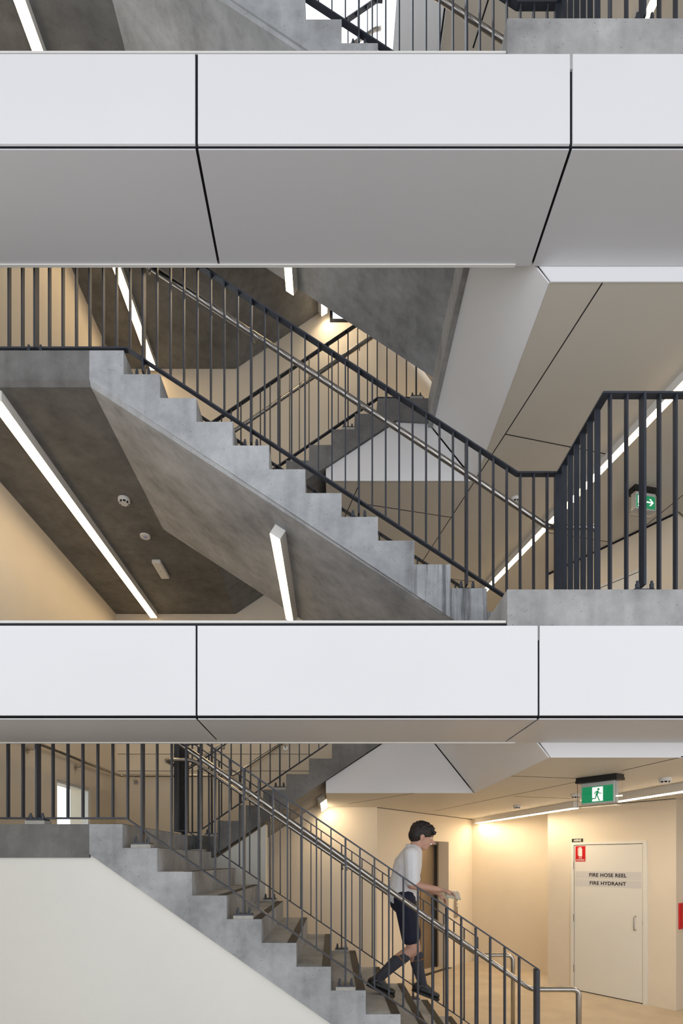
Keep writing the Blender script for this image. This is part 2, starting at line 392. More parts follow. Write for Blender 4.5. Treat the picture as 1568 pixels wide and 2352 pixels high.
# ------------------------------------------------------------------ stairs
def front_edges(i):
    if i == 0: return [-1.506+0.2494*k for k in range(12)]
    return [-1.497+0.2606*k for k in range(12)]
def bevel_edges(bm, test, w):
    bm.edges.ensure_lookup_table()
    es = [e for e in bm.edges if test(e.verts[0].co) and test(e.verts[1].co)]
    if es: bmesh.ops.bevel(bm, geom=es, offset=w, segments=1, affect='EDGES')
NAMES = ['ground', 'middle', 'top']
def front_flight(i):
    X = front_edges(i); L = LD[i]; F = FL[i]
    pts = [(-1.744, L)]
    for k in range(12):
        pts.append((X[k], L-R*k)); 
        if k < 11: pts.append((X[k], L-R*(k+1)))
    if i == 0:
        sof = [(X[11], 0.0), (0.863, 0.0), (-1.744, 1.832)]
    else:
        z0 = L-0.2405
        sof = [(X[11], F+0.0005), (1.044, F+0.0005), (1.0405, F-0.002+0.006), (-1.744, z0)]
    pts += sof
    lab = ['concrete stair flight with brown treads the walking boy uses, bottom of photo',
           'pale grey concrete flight with stained side between the two balconies',
           'dim grey concrete flight cut off by the top edge of the photo'][i]
    t = thing('stair_flight', lab, 'stairs', (X[11], (SY0+SY1)/2, F), 'front stair flights')
    bm = BM()
    a = [bm.verts.new((x, SY0, z)) for x, z in pts]; b = [bm.verts.new((x, SY1, z)) for x, z in pts]
    f1 = bm.faces.new(a); f2 = bm.faces.new(list(reversed(b))); n = len(pts)
    side = []
    for k in range(n): side.append(bm.faces.new((a[k], b[k], b[(k+1) % n], a[(k+1) % n])))
    if i:
        e = [e for e in bm.edges if {e.verts[0], e.verts[1]} in ({a[-1], a[-2]}, {b[-1], b[-2]})]
        bmesh.ops.bevel(bm, geom=e, offset=0.028, segments=1, affect='EDGES')
    bm.normal_update()
    bmesh.ops.triangulate(bm, faces=[f for f in bm.faces if len(f.verts) > 4])
    obj('flight', bm, CONC, t)
    for k in range(11 if i else 12):
        z = L-R*k
        obj('nosing_strip', box(BM(), X[k]-0.066, X[k]-0.003, SY0+0.012, SY1-0.01, z-0.002, z+0.0035), NOSE, t)
    return t
for i in range(3): front_flight(i)

BX = [0.4909-0.24805*j for j in range(8)]      # back flight riser lines, top first
def back_flight(i):
    L = LD[i]; F = FL[i+1]
    r = (F-L)/8
    pts = [(BX[7], L)]
    for j in range(7, -1, -1):
        pts.append((BX[j], F-r*j)); 
        if j: pts.append((BX[j-1], F-r*j))
    kx = 0.713; kz = F-0.215
    zl = L-0.2405; xl = kx-(kz-zl)/0.672
    pts += [(1.0405, F), (1.0405, F-0.26), (kx+0.03, F-0.245), (kx-0.03, kz-0.02), (xl+0.0, zl), (xl, L-0.0)]
    lab = ['grey concrete back flight rising right behind the ground railing',
           'grey concrete back flight seen through the middle railing',
           'concrete back flight near the top, mostly hidden by the upper balcony'][i]
    t = thing('stair_flight', lab, 'stairs', (BX[7], (BY0+BY1)/2, L), 'back stair flights')
    bm = BM(); xz_prism(bm, pts, BY0, BY1-0.004)
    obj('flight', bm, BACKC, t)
    for j in range(8):
        z = F-r*j
        obj('nosing_strip', box(BM(), BX[j]+0.003, BX[j]+0.066, BY0+0.012, BY1-0.02, z-0.002, z+0.0035), NOSE, t)
    return t, xl
for i in range(3): xlb = back_flight(i)[1]
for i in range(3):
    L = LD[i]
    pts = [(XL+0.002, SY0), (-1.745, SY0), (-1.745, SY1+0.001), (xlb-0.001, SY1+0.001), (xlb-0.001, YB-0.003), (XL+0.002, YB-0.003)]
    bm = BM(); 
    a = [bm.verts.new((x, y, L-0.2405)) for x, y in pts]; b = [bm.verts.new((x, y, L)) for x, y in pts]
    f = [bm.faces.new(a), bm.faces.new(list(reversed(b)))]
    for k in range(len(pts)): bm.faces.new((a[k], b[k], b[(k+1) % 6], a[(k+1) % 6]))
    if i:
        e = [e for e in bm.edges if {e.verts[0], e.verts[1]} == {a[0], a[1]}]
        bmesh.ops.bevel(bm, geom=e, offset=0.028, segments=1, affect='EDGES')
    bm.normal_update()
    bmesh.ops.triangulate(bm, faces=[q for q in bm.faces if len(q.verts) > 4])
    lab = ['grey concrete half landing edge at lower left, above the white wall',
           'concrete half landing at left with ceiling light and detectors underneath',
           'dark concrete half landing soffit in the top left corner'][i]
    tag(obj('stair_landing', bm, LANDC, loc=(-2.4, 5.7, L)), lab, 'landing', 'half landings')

# ------------------------------------------------------------------ balustrades
def post(t, x, y, ztop, zg, w=0.013, d=0.058, plate=True, axis='x', low=False):
    px, py = (w/2, d/2) if axis == 'x' else (d/2, w/2)
    p = obj('post', box(BM(), x-px, x+px, y-py, y+py, zg+(0.038 if plate else 0.0), ztop), STEEL, t)
    if plate:
        y0 = y-0.045 if not low else y-0.02
        if low: zg -= 0.022
        obj('base_plate', box(BM(), x-0.062, x+0.062, y0, y+0.045, zg+0.026, zg+0.038), STEEL, p)
        obj('grout_pad', box(BM(), x-0.070, x+0.070, y0-0.003, y+0.05, zg+(0.0225 if low else 0.0005), zg+0.026), GROUT, p)
        for sx in (-1, 1):
            bm = BM(); cyl(bm, (x+sx*0.043, y-0.02, zg+0.052), 0.012, 0.028, seg=6); cyl(bm, (x+sx*0.043, y-0.02, zg+0.072), 0.008, 0.02, seg=8)
            obj('bolt', bm, STEEL, p)
    return p
def bar(t, x, y, z0, z1, axis='x', w=0.010, d=0.034):
    px, py = (w/2, d/2) if axis == 'x' else (d/2, w/2)
    obj('baluster', box(BM(), x-px, x+px, y-py, y+py, z0, z1), STEEL, t)
def step_z(X, L, x, r=R):
    if x < X[0]: return L
    for k in range(len(X)-1):
        if X[k] <= x < X[k+1]: return L-r*(k+1)
    return L-r*len(X)
RW = 0.046
def front_rail(i, far):
    X = front_edges(i); L = LD[i]; F = FL[i]; g = 0.2494 if i == 0 else 0.2606
    m = R/g; Y = 5.60 if far else 3.95
    sp = 0.105 if i == 0 else 0.0975
    x0 = -1.375 if i == 0 else -1.368
    ppost = 7 if i == 0 else 8
    xk = 1.482 if i == 0 else 1.34             # lower kink or end
    zk = F+1.003 if i == 0 else F+1.197
    top = lambda x: zk+m*(xk-min(max(x, X[0]), xk))
    bot = lambda x: min(L+0.052, L+0.052-m*(x-(X[0]+0.012)))
    xs = XL+0.03 if not far else -1.615
    xend = xk if (i == 0 or far) else 1.643
    pos_ = 'far' if far else 'near'
    lab = [['dark steel railing on the open near side of the ground flight', 'dark steel railing on the far side of the ground flight, behind the boy'],
           ['dark steel railing along the middle flight and its right landing', 'far side dark railing of the middle flight, peeping over the step corners'],
           ['dark steel railing of the top flight and landing, cut by the top edge', 'far side railing of the top flight against the bright sky']][i][1 if far else 0]
    t = thing('balustrade', lab, 'railing', (x0, Y, L), 'front flight railings')
    bm = BM()
    if i == 0 or far:
        xe = xk if i == 0 else 1.34
        strip(bm, [(xs, top(X[0])), (X[0], top(X[0])), (xe+(0.011 if i == 0 else 0), top(xe))], 0.012, Y-RW/2, Y+RW/2)
    else:
        strip(bm, [(xs, top(X[0])), (X[0], top(X[0])), (xk, zk), (1.666, zk)], 0.012, Y-RW/2, Y+RW/2)
        box(bm, 1.643-RW/2, 1.643+RW/2, 3.28-RW/2, Y-RW/2, zk-0.012, zk)
        box(bm, 1.643+RW/2, RE.x-0.1, 3.28-RW/2, 3.28+RW/2, zk-0.012, zk)
    obj('top_rail', bm, STEEL, t)
    bm = BM()
    xbe = xk if i == 0 else 1.315
    strip(bm, [(xs, L+0.052), (X[0]+0.012, L+0.052), (xbe, max(bot(xbe), F+0.02))], 0.012, Y-0.02, Y+0.02)
    obj('bottom_rail', bm, STEEL, t)
    kmin = -15 if not far else -2
    if i == 0: sl = [(x0+(sp if k >= 0 else 0.1085)*k, k) for k in range(kmin, 28)]
    else: sl = [(x0+sp*k, k) for k in range(kmin, 31)]
    for x, k in sl:
        if x < xs+0.01 or x > xend-0.03: continue
        isp = (k % ppost == 0) and (i == 0 or x < 1.2)
        zg = step_z(X, L, x)
        if isp: post(t, x, Y, top(x)-0.006, zg, plate=True, low=i > 0)
        elif x < xbe: bar(t, x, Y, bot(x)-0.006, top(x)-0.006)
        elif not far: bar(t, x, Y, F+0.001, zk-0.006)
    if i == 0: post(t, xk, Y, top(xk)-0.004, 0.0, w=0.026, d=0.062, plate=False)
    elif not far:
        post(t, 1.643, Y, zk-0.005, F, w=0.062, d=0.03, plate=False)
        for k in range(1, 7):
            bar(t, 1.643, Y-0.0957*k, F+0.001, zk-0.006, axis='y')
        k = 0; x = 1.672
        while x < RE.x-0.15:
            if k % 8 == 2: post(t, x, 3.28, zk-0.005, F, w=0.014, low=True)
            else: bar(t, x, 3.28, F+0.001, zk-0.006)
            k += 1; x += 0.0985
    return t, top, bot
fr_top = {}
for i in range(3):
    for far in (False, True): fr_top[i, far] = front_rail(i, far)

def back_rail(i):
    L = LD[i]; F = FL[i+1]; Y = 5.95; r = (F-L)/8; m = r/0.24805
    xk = -1.477; xt = 0.49
    bot = lambda x: L+0.052+m*(min(max(x, xk), xt)-xk)
    top = lambda x: bot(x)+0.965
    lab = ['dark railing climbing right behind the ground flight, beside its back flight',
           'dark railing climbing right in the background of the middle flight',
           'thin dark railing climbing right against the bright sky at the top'][i]
    t = thing('balustrade', lab, 'railing', (xk, Y, L), 'back flight railings')
    xs = -1.638; xe = 1.0 if i < 2 else 0.55
    bm = BM(); strip(bm, [(xs, top(xk)), (xk, top(xk)), (xt, top(xt)), (xe, top(xt))], 0.012, Y-RW/2, Y+RW/2)
    box(bm, xs, xs+RW, 5.626, Y-RW/2, top(xk)-0.012, top(xk)); obj('top_rail', bm, STEEL, t)
    bm = BM(); strip(bm, [(xs, L+0.052), (xk, L+0.052), (xt, bot(xt)), (xe, bot(xt))], 0.012, Y-0.02, Y+0.02)
    box(bm, xs, xs+0.04, 5.622, Y-0.02, L+0.04, L+0.052); obj('bottom_rail', bm, STEEL, t)
    for y in (5.66, 5.73, 5.80, 5.87): bar(t, xs+0.02, y, L+0.045, top(xk)-0.006, axis='y', d=0.055)
    post(t, xs+0.02, Y, top(xk)-0.006, L, w=0.05, d=0.05, plate=False)
    k = 0; x = -1.53
    while x < xe:
        j = [q for q in range(8) if x >= BX[q]]
        zg = F-r*j[0] if j else L
        if k % 7 == 2: post(t, x, Y, top(x)-0.006, zg)
        else: bar(t, x, Y, bot(x)-0.006, top(x)-0.006)
        x += 0.1063; k += 1
    return t, top, bot
br = [back_rail(i) for i in range(3)]

# ------------------------------------------------------------------ stainless handrails
HR = 0.0205
def bracket(t, x, y, z, side=-1, reach=0.08):
    """small bent rod from the tube down to its support; side -1 towards the viewer"""
    bm = BM(); tube(bm, [(x, y, z-HR+0.004), (x, y, z-0.065), (x, y+side*reach, z-0.07)], 0.006, 8, 0.02)
    obj('bracket', bm, STAIN, t, smooth=True)
def wall_bracket(t, x, y, z, d, reach):
    n = Vector(d)
    b = Vector((x, y, z))
    bm = BM(); tube(bm, [b-Vector((0,0,HR-0.004)), b-Vector((0,0,0.075)), b-Vector((0,0,0.08))+n*(reach-0.01)], 0.007, 8, 0.025)
    c = b-Vector((0,0,0.08))+n*(reach-0.006)
    cyl(bm, c, 0.032, 0.011, 'Y' if abs(n.y) > 0.5 else 'X', 20)
    obj('bracket', bm, STAIN, t, smooth=False)
for i in range(3):
    g = 0.2494 if i == 0 else 0.2606; L = LD[i]; F = FL[i]; X = front_edges(i)
    for far in (False, True):
        m = R/g*(1.025 if i == 0 and not far else 1.0)
        Y = 5.52 if far else 4.045
        xk = 1.474 if i == 0 else 1.604; zk = F+(0.829 if i == 0 else 0.864)
        if far and i: xk = 1.46
        zt = lambda x: zk+m*(xk-x)
        xt = -1.42
        pts = []
        if far:
            xl = -1.70; zb = zt(xt)
            # continuous over the half landing and up the back flight
            F1 = FL[i+1]; bt = br[i][2]
            zz = lambda x: bt(x)+0.80
            xb = -1.477+(zb-zz(-1.477))/(R/0.24805)
            pts = [(0.54, 6.05, zz(0.49)), (0.47, 6.05, zz(0.47)), (xb, 6.05, zb), (xl, 6.05, zb), (xl, Y, zb), (xt, Y, zb)]
        else: pts = [(XL+0.25, Y, zt(xt)), (xt, Y, zt(xt))]
        pts += [(xk, Y, zk)]
        if i == 0: pts += [(1.83, Y, zk), (1.83, Y, 0.0)]
        elif not far: pts += [(1.965, Y, zk), (1.965, Y, F)]
        else: pts += [(1.98, Y, zk), (1.98, Y, F)]
        lab = [['thick stainless handrail on the near side of the ground flight, ending in a bent leg', 'stainless handrail on the far side of the ground flight, looping back behind it'],
               ['stainless handrail along the near railing of the middle flight', 'stainless handrail climbing right behind the middle flight'],
               ['stainless handrail of the top flight, cut by the top edge', 'stainless handrail of the far top railing']][i][1 if far else 0]
        t = thing('handrail', lab, 'handrail', (xk, Y, F), 'stainless handrails')
        bm = BM()
        head = fillet(pts, 0.07 if far else 0.05)
        tube(bm, head, HR, 14)
        obj('rail', bm, STAIN, t, smooth=True)
        x0 = -1.375 if i == 0 else -1.368; st = (0.735 if i == 0 else 0.78)
        for k in range(0, 4):
            x = x0+st*k
            if x < xk: bracket(t, x+0.012, Y, zt(x+0.012), 1 if far else -1)
        if far:
            for x in (-1.20, -0.45, 0.30): bracket(t, x, 6.05, zz(x) if x > xb else zb, -1)
# wall handrail round the ground half landing
t = thing('handrail', 'bronze-looking handrail fixed to the tan walls of the ground half landing', 'handrail', (-2.9, 7.4, 2.95), 'stainless handrails')
pts = [(-2.925, 4.2, 2.955), (-2.925, 7.475, 2.955), (-1.37, 7.475, 2.955), (0.3, 7.475, 2.955+1.67*0.655)]
bm = BM(); tube(bm, pts, HR, 14, 0.06); obj('rail', bm, STAIN, t, smooth=True)
for y in (5.35, 6.35): wall_bracket(t, -2.925, y, 2.955, (-1, 0, 0), 0.073)
for x in (-2.72, -1.55): wall_bracket(t, x, 7.475, 2.955, (0, 1, 0), 0.073)
for x in (-0.65, 0.2): wall_bracket(t, x, 7.475, 2.955+(x+1.37)*0.655, (0, 1, 0), 0.073)

# ------------------------------------------------------------------ linear lights
def light_bar(label, a, b, up, w=0.092, h=0.083, group='linear ceiling lights', led=None):
    """box profile from a to b hanging under a surface; up = surface normal pointing up into the surface"""
    a, b, up = Vector(a), Vector(b), Vector(up).normalized()
    ax = (b-a).normalized(); s = ax.cross(up).normalized()
    t = thing('light_bar', label, 'light', a, group)
    P = lambda p, ks, ku: p+s*ks*w+up*ku
    e = 0.004
    bm = BM(); prism(bm, [P(a, -.5, -h+e), P(a, .5, -h+e), P(a, .5, 0), P(a, -.5, 0)], b-a); obj('housing', bm, WHITE, t)
    q = ax*0.004
    bm = BM(); prism(bm, [P(a+q, -.47, -h-0.001), P(a+q, .47, -h-0.001), P(a+q, .47, -h+e-0.0005), P(a+q, -.47, -h+e-0.0005)], b-a-q*2); obj('diffuser', bm, led or LED2, t)
for i in (1, 2):
    z = LD[i]-0.241
    light_bar(['', 'long linear light under the middle half landing, left of the detectors', 'linear light under the top half landing, seen behind the upper left railing'][i],
              (-2.452, 3.96, z), (-2.452, 7.48, z), (0, 0, 1))
    sofz = lambda x: LD[i]-0.2405-(LD[i]-0.2405-FL[i]-0.004)/(1.0405+1.744)*(x+1.744)
    sl = (LD[i]-0.2405-FL[i]-0.004)/(1.0405+1.744)
    x = -0.396
    light_bar(['', 'steep linear light with white end cap under the middle flight', 'linear light under the top flight, its tip just below the upper balcony'][i],
              (x, 4.16, sofz(x)-0.001), (x, 5.64, sofz(x)-0.001), (sl, 0, 1))
for i in (0, 2):
    F = FL[i+1]; x = -0.155
    z = F-0.235-0.672*(0.683-x)
    light_bar({0: 'short tilted linear light under the ground back flight, above tan wall', 2: 'short linear light hanging under the top back flight, upper centre'}[i],
              (x, 6.85, z-0.004), (x, 7.48, z-0.045), (-0.672, 0, 1), led=LED)
A = Vector((2.53, 9.60)); B = Vector((3.34, 5.19)); dd = (B-A)/(B.y-A.y)
pt = lambda y: A+dd*(y-A.y)
for i, spans in ((0, ((9.55, 6.80), (6.14, 4.2))), (1, ((9.0, 4.0),)), (2, ((9.0, 4.0),))):
    labs = {0: ['linear light on the ground floor ceiling, from the far corner to the exit sign', 'linear light on the ground floor ceiling right of the exit sign'],
            1: ['long linear light on the middle floor ceiling behind the right railing'], 2: ['linear light glimpsed at the top right corner']}[i]
    for (ya, yb), lab in zip(spans, labs):
        p, q = pt(ya), pt(yb)
        if i == 1: p, q = Vector((2.19, 8.70)), Vector((3.13, 3.95))
        if i == 2: p, q = Vector((2.10, 8.6)), Vector((2.93, 3.95))
        light_bar(lab, (p.x, p.y, CZ[i]-0.0005), (q.x, q.y, CZ[i]-0.0005), (0, 0, 1), w=0.075, h=0.085, led=LED if i == 0 else LED2)

# ------------------------------------------------------------------ ceiling devices
def detector(label, x, y, z, r=0.052):
    t = thing('smoke_detector', label, 'smoke detector', (x, y, z), 'smoke detectors')
    bm = BM(); cyl(bm, (x, y, z-0.011), r, 0.022, seg=32); cyl(bm, (x, y, z-0.027), r*0.94, 0.010, seg=32, r2=r)
    obj('base', bm, WHITE, t, bevel=0.002)
    bm = BM(); cyl(bm, (x, y, z-0.038), r*0.70, 0.012, seg=24, r2=r*0.8); obj('vent_ring', bm, BLACK, t)
    bm = BM()
    for k in range(8):
        a = k*math.pi/4; c, s = math.cos(a), math.sin(a)
        u, n = Vector((c, s)), Vector((-s, c))
        fbox(bm, Vector((x, y)), u, n, r*0.30, r*0.82, -0.004, 0.004, z-0.046, z-0.03)
    cyl(bm, (x, y, z-0.046), r*0.62, 0.005, seg=24)
    obj('cage', bm, WHITE, t)
zl = LD[1]-0.2405
detector('round smoke detector under the middle half landing, first in the row', -1.968, 5.146, zl, 0.055)
t = thing('motion_sensor', 'flat round white sensor with bluish lens under the middle half landing', 'sensor', (-1.97, 5.73, zl))
bm = BM(); cyl(bm, (-1.97, 5.73, zl-0.008), 0.05, 0.016, seg=32, r2=0.054); obj('body', bm, WHITE, t)
bm = BM(); bmesh.ops.create_uvsphere(bm, u_segments=20, v_segments=10, radius=0.022, matrix=Matrix.Translation((-1.97, 5.73, zl-0.014)) @ Matrix.Scale(0.5, 4, (0,0,1)))
obj('lens', bm, mat_simple('sensor_lens', (0.45, 0.45, 0.75), 0.3), t, smooth=True)
t = thing('emergency_light', 'small white rectangular box under the middle half landing, last in the row', 'emergency light', (-2.0, 6.35, zl))
obj('case', box(BM(), -2.05, -1.95, 6.17, 6.53, zl-0.045, zl), WHITE, t, bevel=0.012)
bm = BM(); cyl(bm, (-2.0, 6.35, zl-0.047), 0.014, 0.006, seg=20); obj('lens', bm, SILVER, t)
detector('smoke detector nearest the far corner of the ground floor ceiling', 2.46, 7.25, CZ[0])
detector('smoke detector half hidden behind the left edge of the running man exit sign', 2.70, 6.05, CZ[0])
detector('smoke detector right of the running man exit sign', 2.97, 4.86, CZ[0])
detector('smoke detector on the middle floor ceiling, behind the railing bend', 2.09, 6.22, CZ[1])

# ------------------------------------------------------------------ signs
def text_mesh(s, size, thick=0.0, spacing=1.0, depth=0.0006):
    cu = bpy.data.curves.new('lettering', 'FONT'); cu.body = s; cu.size = size; cu.align_x = 'CENTER'; cu.align_y = 'CENTER'
    cu.offset = thick; cu.extrude = depth; cu.space_character = spacing
    o = bpy.data.objects.new('lettering', cu); C.objects.link(o)
    dg = bpy.context.evaluated_depsgraph_get(); me = bpy.data.meshes.new_from_object(o.evaluated_get(dg))
    bpy.data.objects.remove(o); bpy.data.curves.remove(cu)
    bm = BM(); bm.from_mesh(me); bpy.data.meshes.remove(me); return bm
def to_frame(bm, O, u, n, s, off, z, sx=1.0):
    """local x -> along wall, local y -> up, local z -> out of the wall"""
    M = Matrix(((u[0]*sx, 0, n[0], O[0]+u[0]*s+n[0]*off), (u[1]*sx, 0, n[1], O[1]+u[1]*s+n[1]*off), (0, 1, 0, z), (0, 0, 0, 1)))
    bmesh.ops.transform(bm, matrix=M, verts=bm.verts[:]); return bm
def flat(bm, pts, d=0.0006): return prism(bm, [(x, y, 0) for x, y in pts], (0, 0, d))
def limb(bm, pts, w):
    for (a, b) in zip(pts, pts[1:]):
        a, b = Vector(a), Vector(b); t = (b-a).normalized(); nn = Vector((-t.y, t.x))*w/2
        flat(bm, [a-nn, b-nn, b+nn, a+nn])
    for p in pts:
        p = Vector(p); flat(bm, [p+Vector((math.cos(k*math.pi/5), math.sin(k*math.pi/5)))*w/2 for k in range(10)])
    return bm

def fire_door(f, name):
    z = FL[f]
    d = struct(name, fbox(BM(), DO, DU, DN, 0.4166, 1.316, 0.0, 0.012, z+0.012, z+1.995), DOORP)
    bm = BM()
    fbox(bm, DO, DU, DN, 0.365, 0.409, 0.0, 0.022, z, z+2.035); fbox(bm, DO, DU, DN, 1.3235, 1.372, 0.0, 0.022, z, z+2.035); fbox(bm, DO, DU, DN, 0.409, 1.3235, 0.0, 0.022, z+2.0025, z+2.035)
    obj('door_frame', bm, WHITE if f else DOORP, d)
    bm = BM(); fbox(bm, DO, DU, DN, 0.409, 1.3235, 0.0, 0.004, z+0.0005, z+2.0025); obj('door_gap', bm, NOSE, d)
    for hz in (0.30, 1.0, 1.72):
        q = DO+DU*0.412+DN*0.020
        bm = BM(); cyl(bm, (q.x, q.y, z+hz), 0.008, 0.10, seg=12); obj('hinge', bm, STAIN, d)
    P = lambda s, o, zz: (DO.x+DU.x*s+DN.x*o, DO.y+DU.y*s+DN.y*o, z+zz)
    bm = BM(); tube(bm, [P(1.235, 0.012, 0.915), P(1.235, 0.055, 0.915), P(1.235, 0.055, 1.085), P(1.235, 0.012, 1.085)], 0.0085, 12, 0.02); obj('door_handle', bm, STAIN, d, smooth=True)
    obj('strike', fbox(BM(), DO, DU, DN, 1.317, 1.324, 0.0, 0.016, z+0.985, z+1.03), STAIN, d)
fire_door(0, 'door_1'); fire_door(1, 'door_3')
def plate(name, label, cat, s0, s1, z0, z1, mat_, o0=0.0125, th=0.002, group=None):
    p = DO+DU*((s0+s1)/2)
    t = thing(name, label, cat, (p.x, p.y, z0), group)
    obj('plate', fbox(BM(), DO, DU, DN, s0, s1, o0, o0+th, z0, z1), mat_, t); return t
t = plate('door_sign', 'silver strip sign reading FIRE HOSE REEL on the cream door', 'sign', 0.43, 1.30, 1.543, 1.642, SILVER, group='signs on the fire door')
obj('lettering', to_frame(text_mesh('FIRE HOSE REEL', 0.066, 0.0019, 1.08), DO, DU, DN, 0.875, 0.0150, 1.5925, 1.0), INK, t)
t = plate('door_sign', 'silver strip sign reading FIRE HYDRANT on the cream door', 'sign', 0.43, 1.30, 1.436, 1.533, SILVER, group='signs on the fire door')
obj('lettering', to_frame(text_mesh('FIRE HYDRANT', 0.066, 0.0019, 1.08), DO, DU, DN, 0.875, 0.0150, 1.4845, 1.0), INK, t)
t = plate('room_number_plate', 'small black plate reading A0042 above the door frame', 'sign', 0.372, 0.535, 2.040, 2.088, INK, o0=0.0005)
obj('lettering', to_frame(text_mesh('A0042', 0.042, 0.0009, 1.0), DO, DU, DN, 0.4535, 0.003, 2.064), WINK, t)
t = plate('fire_extinguisher_sign', 'red sign with white extinguisher symbol on the cream door', 'sign', 0.432, 0.575, 1.775, 1.985, RED, group='signs on the fire door')
bm = BM()
flat(bm, [(-0.024, -0.045), (0.026, -0.045), (0.026, 0.055), (0.018, 0.068), (-0.016, 0.068), (-0.024, 0.055)])
flat(bm, [(-0.012, 0.070), (0.014, 0.070), (0.016, 0.082), (-0.014, 0.082)])
limb(bm, [(-0.014, 0.078), (-0.030, 0.070), (-0.033, 0.04), (-0.031, -0.028)], 0.007)
obj('symbol', to_frame(bm, DO, DU, DN, 0.5035, 0.0147, 1.889), WINK, t)
obj('lettering', to_frame(text_mesh('FIRE', 0.024, 0.0006), DO, DU, DN, 0.5035, 0.0150, 1.823), WINK, t)
obj('lettering', to_frame(text_mesh('EXTINGUISHER', 0.022, 0.0006), DO, DU, DN, 0.5035, 0.0150, 1.795, 0.80), WINK, t)

def exit_sign(label, cx, cy, ztop, u, man, arrow, W=0.345):
    u = Vector(u).normalized(); n = Vector((u.y, -u.x))
    O = Vector((cx, cy)); D = 0.058
    t = thing('exit_sign', label, 'exit sign', (cx, cy, ztop-0.27), 'green exit signs')
    bm = BM(); fbox(bm, O, u, n, -W/2-0.008, W/2+0.008, -D-0.008, D+0.008, ztop-0.026, ztop-0.0005); fbox(bm, O, u, n, -W/2-0.012, W/2+0.012, -D-0.012, D+0.012, ztop-0.05, ztop-0.026)
    obj('mounting_base', bm, INK, t)
    bm = BM(); z0, z1 = ztop-0.262, ztop-0.05
    fbox(bm, O, u, n, -W/2, W/2, D-0.003, D, z0, z1); fbox(bm, O, u, n, -W/2, W/2, -D, -D+0.003, z0, z1)
    fbox(bm, O, u, n, -W/2, -W/2+0.003, -D+0.003, D-0.003, z0, z1); fbox(bm, O, u, n, W/2-0.003, W/2, -D+0.003, D-0.003, z0, z1); fbox(bm, O, u, n, -W/2+0.003, W/2-0.003, -D+0.003, D-0.003, z0, z0+0.003)
    obj('clear_cover', bm, CLEAR, t)
    bm = BM(); fbox(bm, O, u, n, -W/2+0.022, W/2-0.022, -0.030, 0.036, z0+0.018, z1-0.001)
    obj('light_box', bm, WHITE, t, bevel=0.006)
    f0, f1 = z0+0.034, z1-0.038
    obj('sign_face', fbox(BM(), O, u, n, -W/2+0.034, W/2-0.034, 0.0365, 0.039, f0, f1), GREEN, t)
    hh = f1-f0; zc = (f0+f1)/2; dx = man
    bm = BM(); w = 0.052
    flat(bm, [(-w+0.008, -hh/2+0.008), (w, -hh/2+0.008), (w, hh/2-0.008), (-w+0.008, hh/2-0.008)])
    obj('doorway_symbol', to_frame(bm, O, u, n, dx, 0.0392, zc), EXITW, t)
    bm = BM(); k = hh/0.17
    S = lambda L: [(a*k, b*k) for a, b in L]
    flat(bm, [(0.016*k+0.0125*k*math.cos(q*math.pi/8), 0.050*k+0.0125*k*math.sin(q*math.pi/8)) for q in range(16)])
    limb(bm, S([(0.006, 0.026), (-0.004, -0.008)]), 0.023*k)
    limb(bm, S([(0.010, 0.030), (-0.014, 0.026), (-0.028, 0.004)]), 0.0085*k)
    limb(bm, S([(0.012, 0.028), (0.024, 0.008), (0.046, 0.006)]), 0.0085*k)
    limb(bm, S([(0.0, -0.010), (0.012, -0.036), (0.022, -0.066), (0.03, -0.066)]), 0.0105*k)
    limb(bm, S([(-0.008, -0.010), (-0.016, -0.044), (-0.05, -0.044), (-0.054, -0.052)]), 0.0105*k)
    obj('running_man_symbol', to_frame(bm, O, u, n, dx, 0.0401, zc), GREEN, t)
    if arrow:
        bm = BM(); a = hh*0.34
        flat(bm, [(-a, -a*0.16), (a*0.5, -a*0.16), (a*0.5, a*0.16), (-a, a*0.16)])
        flat(bm, [(a, 0), (a*0.15, a*0.82), (-a*0.28, a*0.82), (a*0.5, 0), (-a*0.28, -a*0.82), (a*0.15, -a*0.82)])
        obj('arrow_symbol', to_frame(bm, O, u, n, arrow, 0.0395, zc), EXITW, t)
exit_sign('green running man exit sign hanging from the ground floor ceiling', 2.345, 4.78, CZ[0], (0.58, -0.815), 0.0, 0)
exit_sign('green exit sign with right arrow behind the middle railing', 3.47, 6.08, CZ[1], (0.97, 0.22), -0.060, 0.055, 0.31)

# lift call panel
q = LO+LU*2.27
t = thing('lift_call_panel', 'narrow steel lift call panel with blue display beside the lift opening', 'call panel', (q.x, q.y, 0.82))
bm = BM(); fbox(bm, LO, LU, LN, 2.215, 2.325, 0.0005, 0.02, 0.965, 1.262); fbox(bm, LO, LU, LN, 2.215, 2.325, 0.0005, 0.02, 0.815, 0.955); obj('face_plate', bm, STAIN, t, bevel=0.003)
obj('display', fbox(BM(), LO, LU, LN, 2.265, 2.32, 0.02, 0.022, 1.135, 1.225), SCREEN, t)
for zz, m_ in ((1.075, WHITE), (1.02, WHITE), (0.885, RED)):
    bm = BM()
    for k in range(1): 
        c = LO+LU*2.292; pts = [(0.020*math.cos(a*math.pi/10), 0.020*math.sin(a*math.pi/10)) for a in range(20)]
        flat(bm, pts, 0.004)
    obj('button', to_frame(bm, LO, LU, LN, 2.292, 0.0202, zz), m_, t)
# red cabinet on the return wall
t = thing('fire_cabinet', 'red cabinet on the side wall at the right edge of the photo', 'cabinet', (DE.x+0.3, DE.y+0.1, 0.97))
RN = Vector((RU.y, -RU.x))
obj('body', fbox(BM(), DE, RU, RN, 0.055, 0.50, 0.0005, 0.022, 0.965, 1.278), RED, t, bevel=0.006)
obj('door_panel', fbox(BM(), DE, RU, RN, 0.075, 0.48, 0.0222, 0.027, 0.985, 1.258), RED, t)

